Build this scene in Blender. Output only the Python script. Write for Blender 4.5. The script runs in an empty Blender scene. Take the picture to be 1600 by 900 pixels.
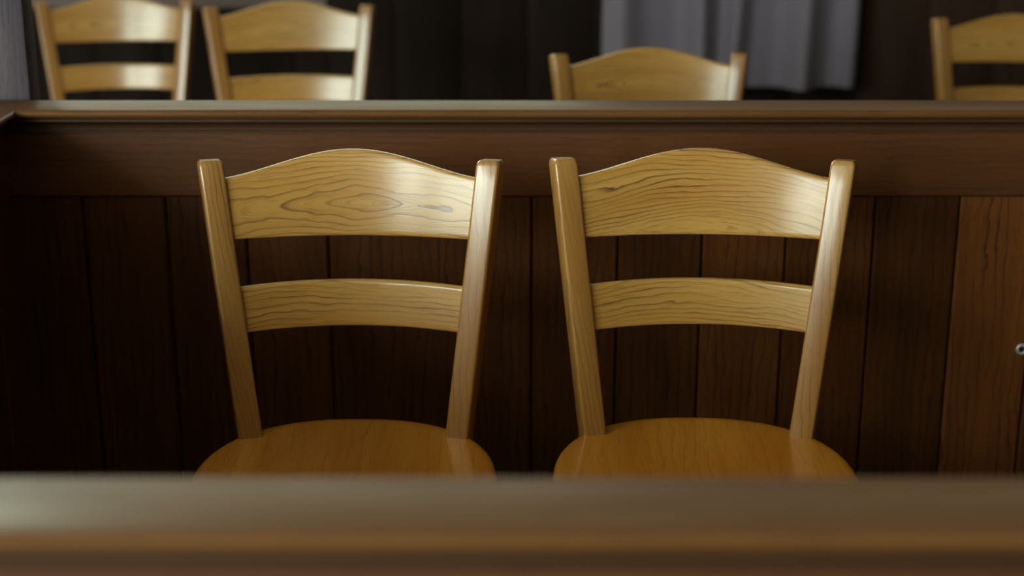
import bpy, math, random
from mathutils import Vector
random.seed(4)
R = math.radians
S = bpy.context.scene
COL = S.collection

# ------------------------------------------------------------------ camera, world, daylight, added fill, exposure
cd = bpy.data.cameras.new('camera'); cam = bpy.data.objects.new('camera', cd); COL.objects.link(cam)
cam.location = (0, 0, 1.343); cam.rotation_euler = (R(90 - 16.9), 0, 0)
cd.sensor_width = 36; cd.lens = 54.9; cd.clip_start = .05; cd.clip_end = 60
cd.dof.use_dof = True; cd.dof.focus_distance = 2.27; cd.dof.aperture_fstop = 2.4
S.camera = cam
S.view_settings.view_transform = 'Standard'; S.view_settings.look = 'None'
S.view_settings.gamma = 1; S.view_settings.use_curve_mapping = False
S.view_settings.exposure = 0.0
wd = bpy.data.worlds.new('overcast_sky'); S.world = wd; wd.use_nodes = True
wd.node_tree.nodes['Background'].inputs[0].default_value = (.72, .95, .90, 1)
wd.node_tree.nodes['Background'].inputs[1].default_value = 1.0

# room extents
XL, XR, YF, YB, ZC = -3.3, 3.6, -4.2, 5.1, 3.1
# window openings, some rear ones added for fill; left wall (y0, y1, z0, z1), wall behind the camera and rear wall (x0, x1, z0, z1)
WIN = [(-3.7, .4, .6, 2.75)]
FW = [(-3.22, -2.15, .6, 2.75)]
RW = [(-2.9, -1.95, 2.25, 2.95), (-1.6, .25, 1.25, 1.95), (-1.5, 2.6, 2.3, 2.95)]  # unseen rear windows; middle and last are added to light the rail tops
def area(name, loc, rot, sx, sy, power, col):
    l = bpy.data.lights.new(name, 'AREA'); l.shape = 'RECTANGLE'; l.size = sx; l.size_y = sy
    l.energy = power; l.color = col
    o = bpy.data.objects.new(name, l); COL.objects.link(o); o.location = loc; o.rotation_euler = rot
for y0, y1, z0, z1 in WIN:
    area('window_and_fill_light', (XL - .12, (y0 + y1) / 2, (z0 + z1) / 2), (0, R(-90), 0), z1 - z0, y1 - y0, 370, (.86, 1.0, .88))
for x0, x1, z0, z1 in FW:
    area('window_and_fill_light', ((x0 + x1) / 2, YF - .12, (z0 + z1) / 2), (R(90), 0, 0), x1 - x0, z1 - z0, 125, (.86, 1.0, .88))
for (x0, x1, z0, z1), pw in zip(RW, (120, 7, 13)):
    area('window_and_fill_light', ((x0 + x1) / 2, YB + .12, (z0 + z1) / 2), (R(-90), 0, 0), x1 - x0, z1 - z0, pw, (.80, 1.0, .82) if pw > 100 else ((.98, 1.0, .66) if pw < 9 else (1.0, .76, .42)))  # rear lights; the warm wide one is added fill, not daylight

# ------------------------------------------------------------------ materials
def new_mat(name):
    m = bpy.data.materials.new(name); m.use_nodes = True
    nt = m.node_tree; b = nt.nodes['Principled BSDF']
    return m, nt, b
def N(nt, t, **kw):
    n = nt.nodes.new(t)
    for k, v in kw.items(): setattr(n, k, v)
    return n
def M(nt, op, a, b=None, c=None, clamp=False):
    n = nt.nodes.new('ShaderNodeMath'); n.operation = op; n.use_clamp = clamp
    for i, v in enumerate((a, b, c)):
        if v is None: continue
        if isinstance(v, (int, float)): n.inputs[i].default_value = v
        else: nt.links.new(v, n.inputs[i])
    return n.outputs[0]
def mixc(nt, f, a, b):
    n = nt.nodes.new('ShaderNodeMix'); n.data_type = 'RGBA'
    for s, v in ((0, f), (6, a), (7, b)):
        if isinstance(v, (int, float)): n.inputs[s].default_value = v
        elif isinstance(v, tuple): n.inputs[s].default_value = (*v, 1)
        else: nt.links.new(v, n.inputs[s])
    return n.outputs[2]
def wood(name, light, mid, dark, spec=.5, tint=(1, 1, 1), coat_ior=1.5, freq=70, warp=2.2, line=.6, pore=.5, rough=.42, coat=.5, coat_rough=.2, tone=.5, power=7):
    """long-grained timber; the mesh carries a 'grain' vector (along, across, depth)"""
    m, nt, b = new_mat(name); L = nt.links.new
    at = N(nt, 'ShaderNodeAttribute', attribute_name='grain'); oi = N(nt, 'ShaderNodeObjectInfo')
    off = N(nt, 'ShaderNodeCombineXYZ')
    r = oi.outputs['Random']
    L(M(nt, 'MULTIPLY', r, 7.3), off.inputs[0]); L(M(nt, 'MULTIPLY', r, .31), off.inputs[1]); L(M(nt, 'MULTIPLY', r, 13.7), off.inputs[2])
    p = N(nt, 'ShaderNodeVectorMath', operation='ADD'); L(at.outputs['Vector'], p.inputs[0]); L(off.outputs[0], p.inputs[1])
    P = p.outputs[0]
    def noise(scale, detail=2, rgh=.5, dist=0):
        mp = N(nt, 'ShaderNodeMapping'); mp.inputs['Scale'].default_value = scale; L(P, mp.inputs[0])
        n = N(nt, 'ShaderNodeTexNoise'); n.inputs['Scale'].default_value = 1; n.inputs['Detail'].default_value = detail
        n.inputs['Roughness'].default_value = rgh; n.inputs['Distortion'].default_value = dist; L(mp.outputs[0], n.inputs[0])
        return n.outputs['Fac']
    sp = N(nt, 'ShaderNodeSeparateXYZ'); L(P, sp.inputs[0])
    big = noise((3.2, 9, 5), 2); small = noise((22, 60, 20), 2)
    v = M(nt, 'MULTIPLY', sp.outputs[1], freq)
    v = M(nt, 'ADD', v, M(nt, 'MULTIPLY', M(nt, 'SUBTRACT', big, .5), warp * 2))
    v = M(nt, 'ADD', v, M(nt, 'MULTIPLY', M(nt, 'SUBTRACT', small, .5), .95))
    fr = M(nt, 'FRACT', v)
    ln = M(nt, 'POWER', fr, power)
    # soften the hard side of the sawtooth
    ln = M(nt, 'MULTIPLY', ln, M(nt, 'MINIMUM', M(nt, 'MULTIPLY', M(nt, 'SUBTRACT', 1, fr), 14), 1))
    vary = noise((5, 30, 9), 2)
    ln = M(nt, 'MULTIPLY', ln, M(nt, 'MULTIPLY', M(nt, 'SUBTRACT', vary, .3, clamp=True), 4.5), clamp=True)
    pr = noise((28, 520, 300), 3, .6)
    pr = M(nt, 'MULTIPLY', M(nt, 'SUBTRACT', pr, .52, clamp=True), 5, clamp=True)
    tn = noise((2.5, 22, 9), 3)
    tn = M(nt, 'ADD', M(nt, 'MULTIPLY', M(nt, 'SUBTRACT', tn, .5), 2.4), tone, clamp=True)
    c = mixc(nt, tn, light, mid)
    c = mixc(nt, M(nt, 'MULTIPLY', pr, pore), c, tuple(.55 * a + .45 * d for a, d in zip(mid, dark)))
    c = mixc(nt, M(nt, 'MULTIPLY', ln, line, clamp=True), c, dark)
    bt = N(nt, 'ShaderNodeAttribute', attribute_name='board_tone')
    sc_ = N(nt, 'ShaderNodeVectorMath', operation='SCALE'); L(c, sc_.inputs[0]); L(bt.outputs['Fac'], sc_.inputs[3]); c = sc_.outputs[0]
    L(c, b.inputs['Base Color'])
    rr = M(nt, 'ADD', M(nt, 'MULTIPLY', M(nt, 'SUBTRACT', vary, .5), .25), rough); L(rr, b.inputs['Roughness'])
    b.inputs['Specular IOR Level'].default_value = spec; b.inputs['Specular Tint'].default_value = (*tint, 1)
    b.inputs['Coat IOR'].default_value = coat_ior
    b.inputs['Coat Weight'].default_value = coat; b.inputs['Coat Roughness'].default_value = coat_rough
    bp = N(nt, 'ShaderNodeBump'); bp.inputs['Strength'].default_value = .05; bp.inputs['Distance'].default_value = .001
    L(M(nt, 'SUBTRACT', 1, M(nt, 'ADD', M(nt, 'MULTIPLY', pr, .5), M(nt, 'MULTIPLY', ln, .6))), bp.inputs['Height'])
    L(bp.outputs[0], b.inputs['Normal']); L(bp.outputs[0], b.inputs['Coat Normal'])
    return m
def plain(name, col, rough=.6, metal=0, var=.1, scale=6):
    m, nt, b = new_mat(name)
    tc = N(nt, 'ShaderNodeTexCoord'); n = N(nt, 'ShaderNodeTexNoise'); n.inputs['Scale'].default_value = scale; n.inputs['Detail'].default_value = 4
    nt.links.new(tc.outputs['Object'], n.inputs[0])
    nt.links.new(mixc(nt, n.outputs['Fac'], tuple(c * (1 - var) for c in col), tuple(min(1, c * (1 + var)) for c in col)), b.inputs['Base Color'])
    b.inputs['Roughness'].default_value = rough; b.inputs['Metallic'].default_value = metal
    return m
OAK = wood('honey_oak', (.62, .335, .085), (.50, .235, .044), (.12, .042, .012), freq=125, warp=4.2, line=1, pore=.7, power=6, spec=.3, coat=1, coat_rough=.20, coat_ior=1.56)
OAKV = wood('honey_oak_upright', (.48, .235, .055), (.37, .150, .028), (.12, .043, .012), freq=110, warp=1.5, line=.8, pore=.45, coat=1, coat_rough=.20, coat_ior=1.56)
SEAT = wood('amber_oak_seat', (.76, .31, .034), (.62, .21, .018), (.2, .06, .009), freq=55, warp=1.6, line=.35, pore=.5, rough=.38, coat=1, coat_rough=.09, spec=.3)
DARK = wood('dark_brown_oak', (.14, .050, .016), (.10, .033, .011), (.026, .010, .005), freq=90, warp=1.6, line=.55, pore=.6, rough=.45, coat=.04, coat_rough=.28, spec=.25)
MOULDM = wood('shade_dark_moulding_oak', (.08, .034, .015), (.058, .024, .010), (.025, .010, .005), freq=90, warp=1.6, line=.4, pore=.5, rough=.5, coat=0, spec=.3)  # moulding colour darkened in place of missing shade on the front rail
CAPM = wood('polished_brown_oak', (.165, .070, .024), (.125, .048, .016), (.04, .016, .007), freq=90, warp=1.6, line=.4, pore=.5, rough=.44, coat=0, spec=.22, tint=(1, .85, .6))
PLANK = wood('red_brown_plank', (.135, .044, .009), (.085, .027, .007), (.02, .008, .005), freq=62, warp=1.6, line=1, pore=.9, rough=.5, coat=0, spec=.22, coat_rough=.3)
GREY = wood('grey_column_wood', (.10, .072, .09), (.045, .033, .046), (.02, .016, .022), freq=70, warp=4, line=.9, pore=1, rough=.6, coat=0, spec=.3)  # violet-grey wood with dark grain lines
WALLW = wood('dark_wainscot_wood', (.022, .011, .007), (.014, .007, .005), (.006, .003, .002), freq=20, warp=2, line=.4, pore=.3, rough=.7, coat=0, spec=.15)
PLASTER = plain('grey_plaster', (.22, .165, .16), .9, var=.04)
BROWN = plain('brown_wall', (.07, .05, .036), .85)
CEIL = plain('cream_ceiling', (.36, .33, .27), .9, var=.03)
FLOOR = wood('dark_floor_boards', (.09, .05, .028), (.06, .03, .016), (.02, .01, .006), freq=9, warp=1, line=.8, rough=.4, coat=.1)
def cloth_mat(name, col):
    m, nt, b = new_mat(name)
    at = N(nt, 'ShaderNodeAttribute', attribute_name='grain')
    mp = N(nt, 'ShaderNodeMapping'); mp.inputs['Scale'].default_value = (420, 420, 420); nt.links.new(at.outputs['Vector'], mp.inputs[0])
    w = N(nt, 'ShaderNodeTexNoise'); w.inputs['Scale'].default_value = 1; nt.links.new(mp.outputs[0], w.inputs[0])
    nt.links.new(mixc(nt, w.outputs['Fac'], tuple(c * .8 for c in col), tuple(c * 1.2 for c in col)), b.inputs['Base Color'])
    b.inputs['Roughness'].default_value = .75; b.inputs['Sheen Weight'].default_value = .25
    return m
CLOTH = cloth_mat('slate_grey_cloth', (.225, .19, .245)); CLOTH2 = cloth_mat('mauve_grey_cloth', (.13, .10, .105))
STEEL = plain('brushed_steel', (.85, .88, .84), .4, .5, .05); HOLE = plain('dark_keyhole', (.02, .02, .02), .5)
PAINT = plain('white_window_paint', (.6, .6, .57), .45)
IRON = plain('black_iron', (.02, .02, .02), .45, .6)

# ------------------------------------------------------------------ mesh helpers
class MB:
    def __init__(s): s.v = []; s.f = []; s.g = []; s.t = {}
    def add(s, vs, fs, gs):
        o = len(s.v); s.v += vs; s.g += gs; s.f += [tuple(i + o for i in f) for f in fs]
    def loft(s, secs, grain, caps=True):
        """secs: list of equal-length loops; grain(point, i, j) -> vector"""
        n = len(secs[0]); vs = []; gs = []; fs = []
        for i, sec in enumerate(secs):
            for j, p in enumerate(sec): vs.append(tuple(p)); gs.append(grain(p, i, j))
        for i in range(len(secs) - 1):
            for j in range(n):
                a = i * n + j; b = i * n + (j + 1) % n
                fs.append((a, b, b + n, a + n))
        if caps:
            fs.append(tuple(range(n - 1, -1, -1))); fs.append(tuple((len(secs) - 1) * n + j for j in range(n)))
        s.add(vs, fs, gs)
    def box(s, x0, x1, y0, y1, z0, z1, axis='x', bev=.002):
        """bevelled box with its grain along axis"""
        L = {'x': (0, 1, 2), 'y': (1, 0, 2), 'z': (2, 0, 1)}[axis]
        lo = (x0, y0, z0); hi = (x1, y1, z1)
        a, b, c = L
        bev = min(bev, (hi[a]-lo[a])*.4, (hi[b]-lo[b])*.4, (hi[c]-lo[c])*.4)
        secs = []
        for t, q in ((lo[a], bev), (lo[a] + bev, 0), (hi[a] - bev, 0), (hi[a], bev)):
            loop = []
            for u, w in rrect(lo[b] + q, hi[b] - q, lo[c] + q, hi[c] - q, max(bev, 1e-4), 2):
                p = [0, 0, 0]; p[a] = t; p[b] = u; p[c] = w; loop.append(p)
            secs.append(loop)
        ox, oy = random.random() * 9, random.random() * 3
        s.loft(secs, lambda p, i, j: (p[a] + ox, p[b] + p[c] * .35 + oy, p[c]))
    def build(s, name, mat, parent=None, sharp=35):
        me = bpy.data.meshes.new(name); me.from_pydata(s.v, [], s.f); me.materials.append(mat)
        at = me.attributes.new('grain', 'FLOAT_VECTOR', 'POINT')
        at.data.foreach_set('vector', [c for g in s.g for c in g])
        tn = me.attributes.new('board_tone', 'FLOAT', 'POINT'); tn.data.foreach_set('value', [s.t.get(i, 1.0) for i in range(len(s.v))])
        import bmesh
        bm = bmesh.new(); bm.from_mesh(me); bmesh.ops.recalc_face_normals(bm, faces=bm.faces); bm.to_mesh(me); bm.free()
        me.polygons.foreach_set('use_smooth', [True] * len(me.polygons)); me.set_sharp_from_angle(angle=R(sharp))
        o = bpy.data.objects.new(name, me); COL.objects.link(o)
        if parent: o.parent = parent
        return o
def rrect(x0, x1, y0, y1, r, n=3):
    out = []
    for cx, cy, a0 in ((x1 - r, y1 - r, 0), (x0 + r, y1 - r, 90), (x0 + r, y0 + r, 180), (x1 - r, y0 + r, 270)):
        for k in range(n + 1):
            a = R(a0 + 90 * k / n); out.append((cx + r * math.cos(a), cy + r * math.sin(a)))
    return out
def empty(name, loc=(0, 0, 0), rz=0):
    o = bpy.data.objects.new(name, None); COL.objects.link(o); o.location = loc; o.rotation_euler.z = rz; o.empty_display_size = .05
    return o
def tag(o, label, cat, group=None):
    o['label'] = label; o['category'] = cat
    if group: o['group'] = group
    return o
def struct(o): o['kind'] = 'structure'; return o

# ------------------------------------------------------------------ room shell
def slab(name, mat, x0, x1, y0, y1, z0, z1, axis='x'):
    m = MB(); m.box(x0, x1, y0, y1, z0, z1, axis, .001); return struct(m.build(name, mat))
T = .2
slab('floor', FLOOR, XL - T, XR + T, YF - T, YB + T, -.1, 0, 'y')
slab('ceiling', CEIL, XL - T, XR + T, YF - T, YB + T, ZC, ZC + .1)
slab('wall_right', BROWN, XR, XR + T, YF - T, YB + T, 0, ZC)
def holed_wall(name, mat, axis, at0, at1, a0, a1, holes):
    """wall running along an axis with rectangular openings (a, b, z0, z1)"""
    m = MB()
    def bx(a, b, z0, z1):
        if b - a < 1e-4 or z1 - z0 < 1e-4: return
        if axis == 'y': m.box(at0, at1, a, b, z0, z1, 'z', .0005)
        else: m.box(a, b, at0, at1, z0, z1, 'z', .0005)
    xs = sorted({a0, a1, *[h[0] for h in holes], *[h[1] for h in holes]})
    for l, r_ in zip(xs, xs[1:]):
        hs = sorted([h for h in holes if h[0] <= l + 1e-5 and h[1] >= r_ - 1e-5], key=lambda h: h[2]); z = 0
        for h in hs: bx(l, r_, z, h[2]); z = h[3]
        bx(l, r_, z, ZC)
    return struct(m.build(name, mat))
holed_wall('wall_left', PLASTER, 'y', XL - T, XL, YF - T, YB + T, WIN)
holed_wall('wall_front', BROWN, 'x', YF - T, YF, XL, XR, FW)
holed_wall('wall_back', PLASTER, 'x', YB, YB + T, XL, XR, RW)
def window(name, axis, at, a0, a1, z0, z1, nx, nz):
    m = MB()
    def bx(a, b, c, d):
        if axis == 'y': m.box(at - .09, at - .03, a, b, c, d, 'z')
        else: m.box(a, b, at + math.copysign(.03, at), at + math.copysign(.09, at), c, d, 'z') if at > 0 else m.box(a, b, at - .09, at - .03, c, d, 'z')
    w = .05
    bx(a0, a0 + w, z0, z1); bx(a1 - w, a1, z0, z1); bx(a0, a1, z0, z0 + w); bx(a0, a1, z1 - w, z1)
    for k in range(1, nx): c = a0 + (a1 - a0) * k / nx; bx(c - .018, c + .018, z0, z1)
    for k in range(1, nz): c = z0 + (z1 - z0) * k / nz; bx(a0, a1, c - .012, c + .012)
    return struct(m.build(name, PAINT))
for i, w in enumerate(WIN): window('window_%d' % (i + 1), 'y', XL, w[0], w[1], w[2], w[3], 2, 1)
window('window_2', 'x', YF, *FW[0], 2, 1)
for i, w in enumerate(RW): window('window_%d' % (i + 3), 'x', YB, *w, 2 if w[1] < 2 else 5, 1)  # frames for the rear openings, the added ones included
# dark wainscot on the rear wall: boards with a raised frame at the left
XW = -.60
m = MB(); x = XL
while x < XR - .01:
    x1 = min(x + .216, XR) if x > XW - .01 or x + .216 < XW - .05 else XW
    q = len(m.v); m.box(x + .001, x1 - .001, YB - .03, YB, 0, 1.18 if x > XW - .01 else .72, 'z', .004)
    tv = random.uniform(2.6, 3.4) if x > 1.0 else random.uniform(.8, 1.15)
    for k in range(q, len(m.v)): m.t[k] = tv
    x = x1
struct(m.build('trim_1', WALLW))
m = MB(); m.box(XL, XW, YB - .045, YB, .72, .742, 'x', .006); struct(m.build('trim_2', WALLW))
m = MB(); m.box(XW, XR, YB - .05, YB, 1.18, 1.22, 'x', .006); struct(m.build('trim_3', WALLW))

# ------------------------------------------------------------------ partitions of the wooden box
HR = .88
def arc(cx, cz, r, a0, a1, n=5): return [(cx + r * math.cos(R(a0 + (a1 - a0) * k / n)), cz + r * math.sin(R(a0 + (a1 - a0) * k / n))) for k in range(n + 1)]
CAPW = .098
CAP = [(.035 - CAPW, HR - .014), (.035 - CAPW, HR - .004)] + arc(.035 - CAPW + .004, HR - .004, .004, 180, 90, 3) + \
      arc(.028, HR - .007, .007, 90, -80, 8) + [(.022, HR - .014)]
MOULD = [(-.02, HR - .014), (.0235, HR - .014), (.0235, HR - .0165), (.0205, HR - .0172)] + arc(.0205, HR - .0202, .0028, 80, -80, 6) + \
        [(.0195, HR - .0235)] + [(.0195 - .0115 * math.sin(R(a)) , HR - .0245 - .0115 * (1 - math.cos(R(a)))) for a in (15, 35, 55, 75, 90)] + \
        [(.008, HR - .0375), (.0115, HR - .0395), (.0115, HR - .0415), (-.02, HR - .0415)]
def prism(prof, a0, a1, tr, seed, mit0=0, mit1=0):
    """extrude a (p, z) profile along a; tr(a, p, z) -> xyz; mit adds p*mit to each end for mitred corners"""
    m = MB(); n = 24; secs = []
    for i in range(n + 1):
        t = i / n; sec = []
        for p, z in prof:
            s0 = a0 + mit0 * p; s1 = a1 + mit1 * p; sec.append((s0 + (s1 - s0) * t, p, z))
        secs.append(sec)
    vs = [[tr(*q) for q in sec] for sec in secs]
    m.loft(vs, lambda p, i, j: (secs[i][j][0] + seed, secs[i][j][1] + secs[i][j][2] * .8, secs[i][j][2] + seed))
    return m
ZFR = .728
def partition(root, a0, a1, tr, grooves, seed, mit0=0, mit1=0, ext=0, tones=None):
    prism(CAP, a0, a1, tr, seed, mit0, mit1).build('cap_rail', CAPM, root, 28)
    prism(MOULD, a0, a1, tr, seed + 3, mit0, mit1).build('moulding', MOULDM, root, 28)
    fz = [(-.02, HR - .0145), (.006, HR - .0145), (.006, ZFR + .003), (.003, ZFR), (-.02, ZFR)]
    m = prism(fz, a0, a1, tr, seed + 5, mit0, mit1)
    m.g = [(g[0], g[1] * 1.2, g[2]) for g in m.g]; m.build('frieze_board', DARK, root, 28)
    # plank panel: tongue-and-groove boards with v-shaped joints
    m = MB(); ed = [a0 - ext] + [g for g in sorted(grooves) if a0 + .02 < g < a1 - .02] + [a1]
    for k in range(len(ed) - 1):
        l, r_ = ed[k] + .0012, ed[k + 1] - .0012; v = .0035
        prof = [(l, -.014), (l, -.004), (l + v, 0), (r_ - v, 0), (r_, -.004), (r_, -.014)]
        secs = [[tr(a, p, z) for a, p in prof] for z in (.10, .3, .5, ZFR + .01)]
        ox, oy = random.random() * 9, random.random() * 2
        zz = (.10, .3, .5, ZFR + .01)
        q = len(m.v); m.loft(secs, lambda p, i, j: (zz[i] + ox, prof[j][0] + oy, prof[j][1] + ox))
        tv = tones[k] if tones and k < len(tones) else random.uniform(.8, 1.2)
        for i in range(q, len(m.v)): m.t[i] = tv
    m.build('plank_panel', PLANK, root, 28)
    m = prism([(-.016, .10), (-.0142, .10), (-.0142, ZFR + .05), (-.016, ZFR + .05)], a0 - ext, a1, tr, 1); m.build('backing', WALLW, root)
    # rear skin and base
    prism([(-.045, 0), (-.016, 0), (-.016, HR - .0145), (-.045, HR - .0145)], a0 - ext, a1, tr, seed + 8).build('rear_board', DARK, root, 28)
    prism([(-.016, 0), (.012, 0), (.012, .095), (.006, .105), (-.016, .105)], a0, a1, tr, seed + 9, mit0, mit1).build('base_board', DARK, root, 28)
YP = 2.555     # front face of the rear partition's planks
XS = -.845     # inner face of the left partition
pr = empty('rear_partition', (0, YP, 0))
tag(pr, 'long dark brown panelled partition with moulded rail right behind the two front chairs', 'partition')
G = [-.724, -.584, -.449, -.311, .034, .18, .323, .465, .613, .755, .893, 1.035, 1.18, 1.32, 1.46, 1.6, 1.74]
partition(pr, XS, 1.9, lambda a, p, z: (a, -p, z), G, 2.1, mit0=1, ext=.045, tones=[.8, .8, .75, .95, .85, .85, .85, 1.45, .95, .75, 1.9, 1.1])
# the cap of the rear partition runs on behind the side one, past the left edge of the view
pl = empty('left_partition', (XS, YP, 0))
tag(pl, 'dark plank side partition meeting the rear partition at the left corner', 'partition')
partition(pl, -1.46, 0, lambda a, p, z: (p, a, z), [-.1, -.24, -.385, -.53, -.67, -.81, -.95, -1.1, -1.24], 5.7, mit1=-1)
YR = .954 + .035
pf = empty('front_partition', (0, YR, 0))
tag(pf, 'blurred dark wooden partition rail across the foreground below the chairs', 'partition')
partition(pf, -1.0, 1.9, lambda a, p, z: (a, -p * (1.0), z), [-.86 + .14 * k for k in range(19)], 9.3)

# ring-shaped lock on the rear partition
lk = empty('cylinder_lock', (.881, YP, .457)); tag(lk, 'small round pale steel lock ring at the right edge of the planks', 'lock')
m = MB(); secs = []
for i in range(25):
    a = 2 * math.pi * i / 24; secs.append([((.0078 + .0026 * math.cos(b)) * math.cos(a), -.0028 + .0028 * math.sin(b) - .0005, (.0078 + .0026 * math.cos(b)) * math.sin(a)) for b in [2 * math.pi * k / 10 for k in range(10)]])
m.loft(secs, lambda p, i, j: p, caps=False); m.build('lock_ring', STEEL, lk, 60)
m = MB(); m.loft([[(r_ * math.cos(a), y, r_ * math.sin(a)) for a in [2 * math.pi * k / 20 for k in range(20)]] for r_, y in ((.0062, 0), (.0062, -.0015), (.005, -.0022))], lambda p, i, j: p)
m.build('lock_core', HOLE, lk, 40)

# grey column behind the corner
cl = MB(); cl.box(-.925, -.818, 2.632, 2.69, 0, ZC, 'z', .004)
c_ = cl.build('wooden_column', GREY); tag(c_, 'tall grey wooden column behind the left corner of the rail', 'column')

# ------------------------------------------------------------------ curtains on the rear wall
def curtain(name, x0, x1, y, z0, z1, mat, rootlabel, folds, slant, seed):
    root = empty(name, ((x0 + x1) / 2, y, z1)); tag(root, rootlabel, 'curtain')
    cx = (x0 + x1) / 2
    m = MB(); nx, nz = 130, 40; rnd = random.Random(seed)
    def off(u, t):
        # u 0..1 across, t 0 (top) .. 1 (bottom)
        d = 0
        for (c, w, a, sl) in folds:
            q = (u - (c + sl * (t - .5))) / w; d += a * math.exp(-q * q)
        return d + .006 * math.sin(u * 31 + 2 * t) * (1 - .3 * t)
    for side, dy in ((0, 0), (1, .0035)):
        vs = []; gs = []; fs = []
        for j in range(nz + 1):
            for i in range(nx + 1):
                u = i / nx; t = j / nz
                X = x0 + (x1 - x0) * u + .006 * math.sin(5 * t + 4 * u) ; Z = z1 + (z0 - z1) * t
                th = .003 if (j > nz - 2 or i < 2 or i > nx - 3) else 0
                vs.append((X - cx, -off(u, t) - th * (1 - 2 * side) + dy, Z - z1)); gs.append((X, Z, 0))
        for j in range(nz):
            for i in range(nx):
                a = j * (nx + 1) + i; q = (a, a + 1, a + nx + 2, a + nx + 1)
                fs.append(q if side else q[::-1])
        m.add(vs, fs, gs)
    W = nx + 1; K = W * (nz + 1)
    for i in range(nx): m.f += [(i, i + 1, i + 1 + K, i + K), (nz * W + i, nz * W + i + K, nz * W + i + 1 + K, nz * W + i + 1)]
    for j in range(nz): m.f += [(j * W, j * W + K, (j + 1) * W + K, (j + 1) * W), (j * W + nx, (j + 1) * W + nx, (j + 1) * W + nx + K, j * W + nx + K)]
    m.build('cloth_panel', mat, root, 70)
    m = MB(); m.loft([[(X, .0 + .011 * math.cos(b), .03 + .011 * math.sin(b)) for b in [2 * math.pi * k / 12 for k in range(12)]] for X in (x0 - cx - .05, x1 - cx + .05)], lambda p, i, j: p)
    m.build('curtain_rod', IRON, root, 50)
    for k in range(8):
        m = MB(); X = (x0 - cx) + (x1 - x0) * (k + .5) / 8
        secs = []
        for i in range(13):
            a = 2 * math.pi * i / 12; secs.append([(X + .003 * math.cos(b), (.017 + .003 * math.sin(b)) * math.cos(a), .025 + (.017 + .003 * math.sin(b)) * math.sin(a)) for b in [2 * math.pi * q / 6 for q in range(6)]])
        m.loft(secs, lambda p, i, j: p, caps=False)
        m.build('curtain_ring', IRON, root, 60)
    for X in (x0 - cx - .02, x1 - cx + .02):
        m = MB(); m.box(X - .008, X + .008, 0, YB - y, .022, .038, 'y'); m.build('rod_bracket', IRON, root)
    return root
YCU = 4.97
curtain('hanging_curtain', .29, 1.09, YCU, .508, 2.1, CLOTH,
        'slate grey cloth curtain with soft folds hanging behind the chair at right of centre',
        [(.38, .045, .085, 0), (.57, .04, .075, -.14), (.80, .06, .085, -.06), (.08, .07, .07, 0), (.97, .025, .03, 0)], 0, 3)

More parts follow.
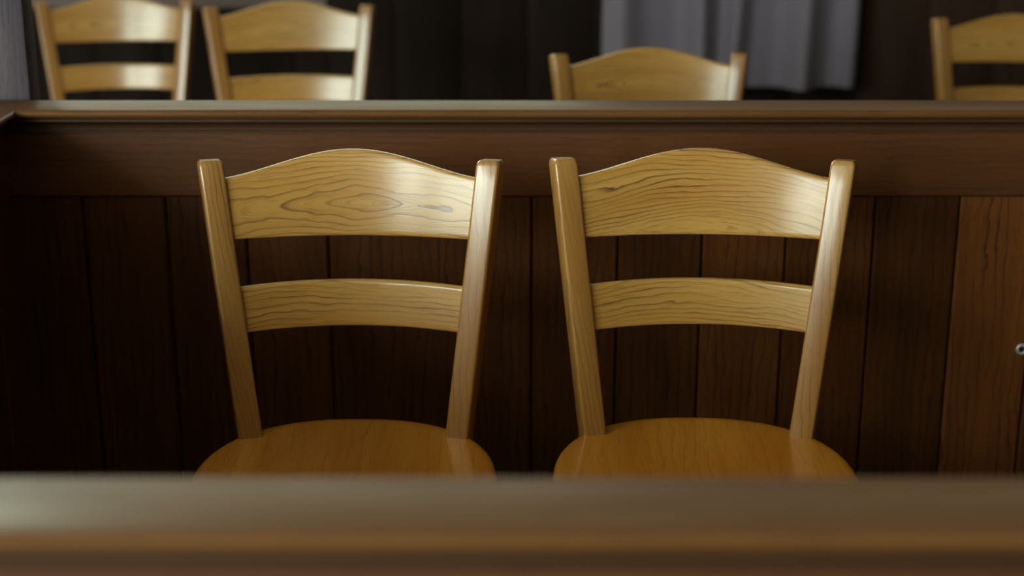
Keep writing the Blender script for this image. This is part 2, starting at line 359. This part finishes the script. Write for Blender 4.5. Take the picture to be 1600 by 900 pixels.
# ------------------------------------------------------------------ chairs
ZS = .455; TOE = R(17)
def post_c(z):
    """centre line of the right back post: x, y"""
    if z >= .45:
        t = (z - .45) / .41; return (.1565 + .049 * t, .153 + .061 * max(t, 0) ** 1.1)
    t = (.45 - z) / .45; return (.1565 + .006 * t, .153 + .055 * t * t)
def lerp(a, b, t): return a + (b - a) * t
def sag(u): return .036 * (1 - u * u)
def make_chair():
    root = empty('ladder_back_chair')
    # seat: rounded superellipse with softly dished top
    m = MB(); n = 72; e = 2.35
    def ring(s, z, dish=0):
        o = []
        for k in range(n):
            a = 2 * math.pi * k / n; c, d = math.cos(a), math.sin(a)
            X = .215 * s * math.copysign(abs(c) ** (2 / e), c); Y = (.222 if d > 0 else .208) * s * math.copysign(abs(d) ** (2 / e), d)
            o.append((X * (1.0 + .03 * (-Y / .214)), Y, z))
        return o
    secs = [ring(.02, ZS - .0285)] + [ring(.93, ZS - .0285), ring(.97, ZS - .027), ring(.992, ZS - .021), ring(1, ZS - .013), ring(.997, ZS - .006), ring(.985, ZS - .0018), ring(.965, ZS)]
    secs += [ring(s, ZS - .005 * (1 - (s / .9) ** 2) if s < .9 else ZS) for s in (.93, .9, .8, .65, .5, .35, .2, .05)]
    m.loft(secs, lambda p, i, j: (p[1], p[0], p[2]))
    m.build('seat', SEAT, root, 50)
    # back posts continuing down as rear legs
    for sx in (1, -1):
        m = MB(); secs = []; zs = [0, .1, .2, .3, .38, .45, .52, .6, .68, .76, .82, .852, .857, .86]
        for z in zs:
            cx, cy = post_c(z); q = {.857: .0012, .86: .004}.get(z, 0)
            w = .0178 if z > .4 else lerp(.0135, .0178, z / .4); d = .018 if z > .4 else lerp(.0145, .018, z / .4)
            toe = TOE * min(1, max(.4, z / .45))
            sec = []
            for a, b in rrect(-w + q, w - q, -d + q, d - q, .0042 if q < .003 else .003, 3):
                X = a * math.cos(toe) + b * math.sin(toe); Y = -a * math.sin(toe) + b * math.cos(toe)
                sec.append((sx * (cx + X), cy + Y, z + (.0 if z < .8 else b * -.12)))
            secs.append(sec)
        m.loft(secs, lambda p, i, j, sx=sx: (p[2] + sx, p[0] * 1.0 + p[1] * .6 + sx * .4 - sx * post_c(p[2])[0], p[1]))
        m.build('back_post', OAKV, root)
    # slats: curved boards between the posts
    def dense(loop, k):
        """subdivide the two long upright sides of a section"""
        out = []
        for q in range(len(loop)):
            p0, p1 = loop[q], loop[(q + 1) % len(loop)]; out.append(p0)
            if abs(p1[1] - p0[1]) > .03: out += [(lerp(p0[0], p1[0], i / k), lerp(p0[1], p1[1], i / k)) for i in range(1, k)]
        return out
    def slat(name, zb, zt, grain, bow, seed, arch):
        m = MB(); n = 40; secs = []; gr = []
        for i in range(n + 1):
            u = -1 + 2 * i / n; b0 = zb(u); t0 = zt(u); th = .0065
            sec = []; g = []
            for a, z in dense(rrect(-th, th, b0, t0, .0035, 3), 22):
                cx, cy = post_c(z)
                X = u * (cx - .004); Y = cy - .006 + sag(u) * bow + a
                sec.append((X, Y, z)); g.append((X + seed, (grain(X, z) if grain else z - arch * (1 - u * u)), a + seed))
            secs.append(sec); gr.append(g)
        m.loft(secs, lambda p, i, j: gr[i][j])
        return m.build(name, OAK, root)
    def crest(u):
        s = abs(u) * 1.0
        t = max(0, min(1, (1.0 - s) / .98)); k = t * t * (3 - 2 * t); k = k ** .92
        return .8335 + (.8695 - .8335) * k
    def cathedral(x0, z0, k, rise):
        return lambda X, z: math.sqrt((z - rise * (1 - (X / .17) ** 2) - z0) ** 2 + (k * (X - x0)) ** 2 + 1e-6)
    crest_low = lambda u: .7462 - .002 * (1 - u * u)
    slat('crest_rail', crest_low, crest, cathedral(.03, .785, .11, .008), 1, 1.3, 0)
    alt = slat('crest_rail', crest_low, crest, cathedral(-.03, .735, .06, .022), 1, 3.1, 0)
    root['_alt'] = alt.data.name; bpy.data.objects.remove(alt)
    slat('back_slat', lambda u: .609 + .0015 * (1 - u * u), lambda u: .6755 + .003 * (1 - u * u), None, 1, 4.4, .006)
    # front legs, aprons, stretchers
    for sx in (1, -1):
        m = MB(); secs = []
        for z, w in ((0, .0125), (.02, .0135), (.3, .017), (.427, .018)):
            cx = .158 + .012 * (1 - z / .427); cy = -.150 - .008 * (1 - z / .427)
            secs.append([(sx * (cx + a), cy + b, z) for a, b in rrect(-w, w, -w, w, .004, 3)])
        m.loft(secs, lambda p, i, j: (p[2], p[0] + p[1] * .6, p[1])); m.build('leg', OAKV, root)
    m = MB(); m.box(-.145, .145, -.164, -.144, .365, .4275, 'x', .002); m.build('apron', OAK, root)
    m = MB(); m.box(-.142, .142, .148, .168, .365, .4275, 'x', .002); m.build('apron', OAK, root)
    for sx in (1, -1):
        m = MB(); x0, x1 = sorted((sx * .152, sx * .170)); m.box(x0, x1, -.135, .14, .365, .4275, 'y', .002); m.build('apron', OAK, root)
        m = MB(); x0, x1 = sorted((sx * .157, sx * .171)); m.box(x0, x1, -.145, .158, .165, .195, 'y', .003); m.build('stretcher', OAK, root)
    m = MB(); m.box(-.16, .16, -.005, .012, .168, .192, 'x', .003); m.build('stretcher', OAK, root)
    return root
def dup(root):
    r = root.copy(); COL.objects.link(r)
    for ch in root.children:
        c = ch.copy(); COL.objects.link(c); c.parent = r
    return r
CH = [(-.2355, 2.018, 0, 1, 'left of the two sharp honey oak chairs in front of the rear partition'),
      (.272, 2.024, -2, 1, 'right of the two sharp honey oak chairs in front of the rear partition'),
      (.311, 3.22, 2.5, .975, 'oak chair behind the rail before the slate grey curtain, only its crest showing'),
      (-.564, 3.92, 5.5, 1.0, 'oak chair behind the rail with strong pale sheen, second from the left edge'),
      (-1.088, 4.198, 6, .98, 'oak chair behind the rail nearest the grey column at the left edge'),
      (1.291, 3.862, -5, .97, 'oak chair behind the rail cut off by the right edge of the view')]
proto = make_chair(); alt_mesh = bpy.data.meshes[proto['_alt']]; del proto['_alt']
for i, (x, y, rz, s, lab) in enumerate(CH):
    o = proto if i == 0 else dup(proto)
    if i in (1, 3):
        for ch in o.children:
            if ch.name.startswith('crest_rail'): ch.data = alt_mesh
    o.location = (x, y, 0); o.rotation_euler.z = R(rz); o.scale = (s, s, s)
    tag(o, lab, 'chair', 'front pair of oak chairs' if i < 2 else 'oak chairs behind the rail')
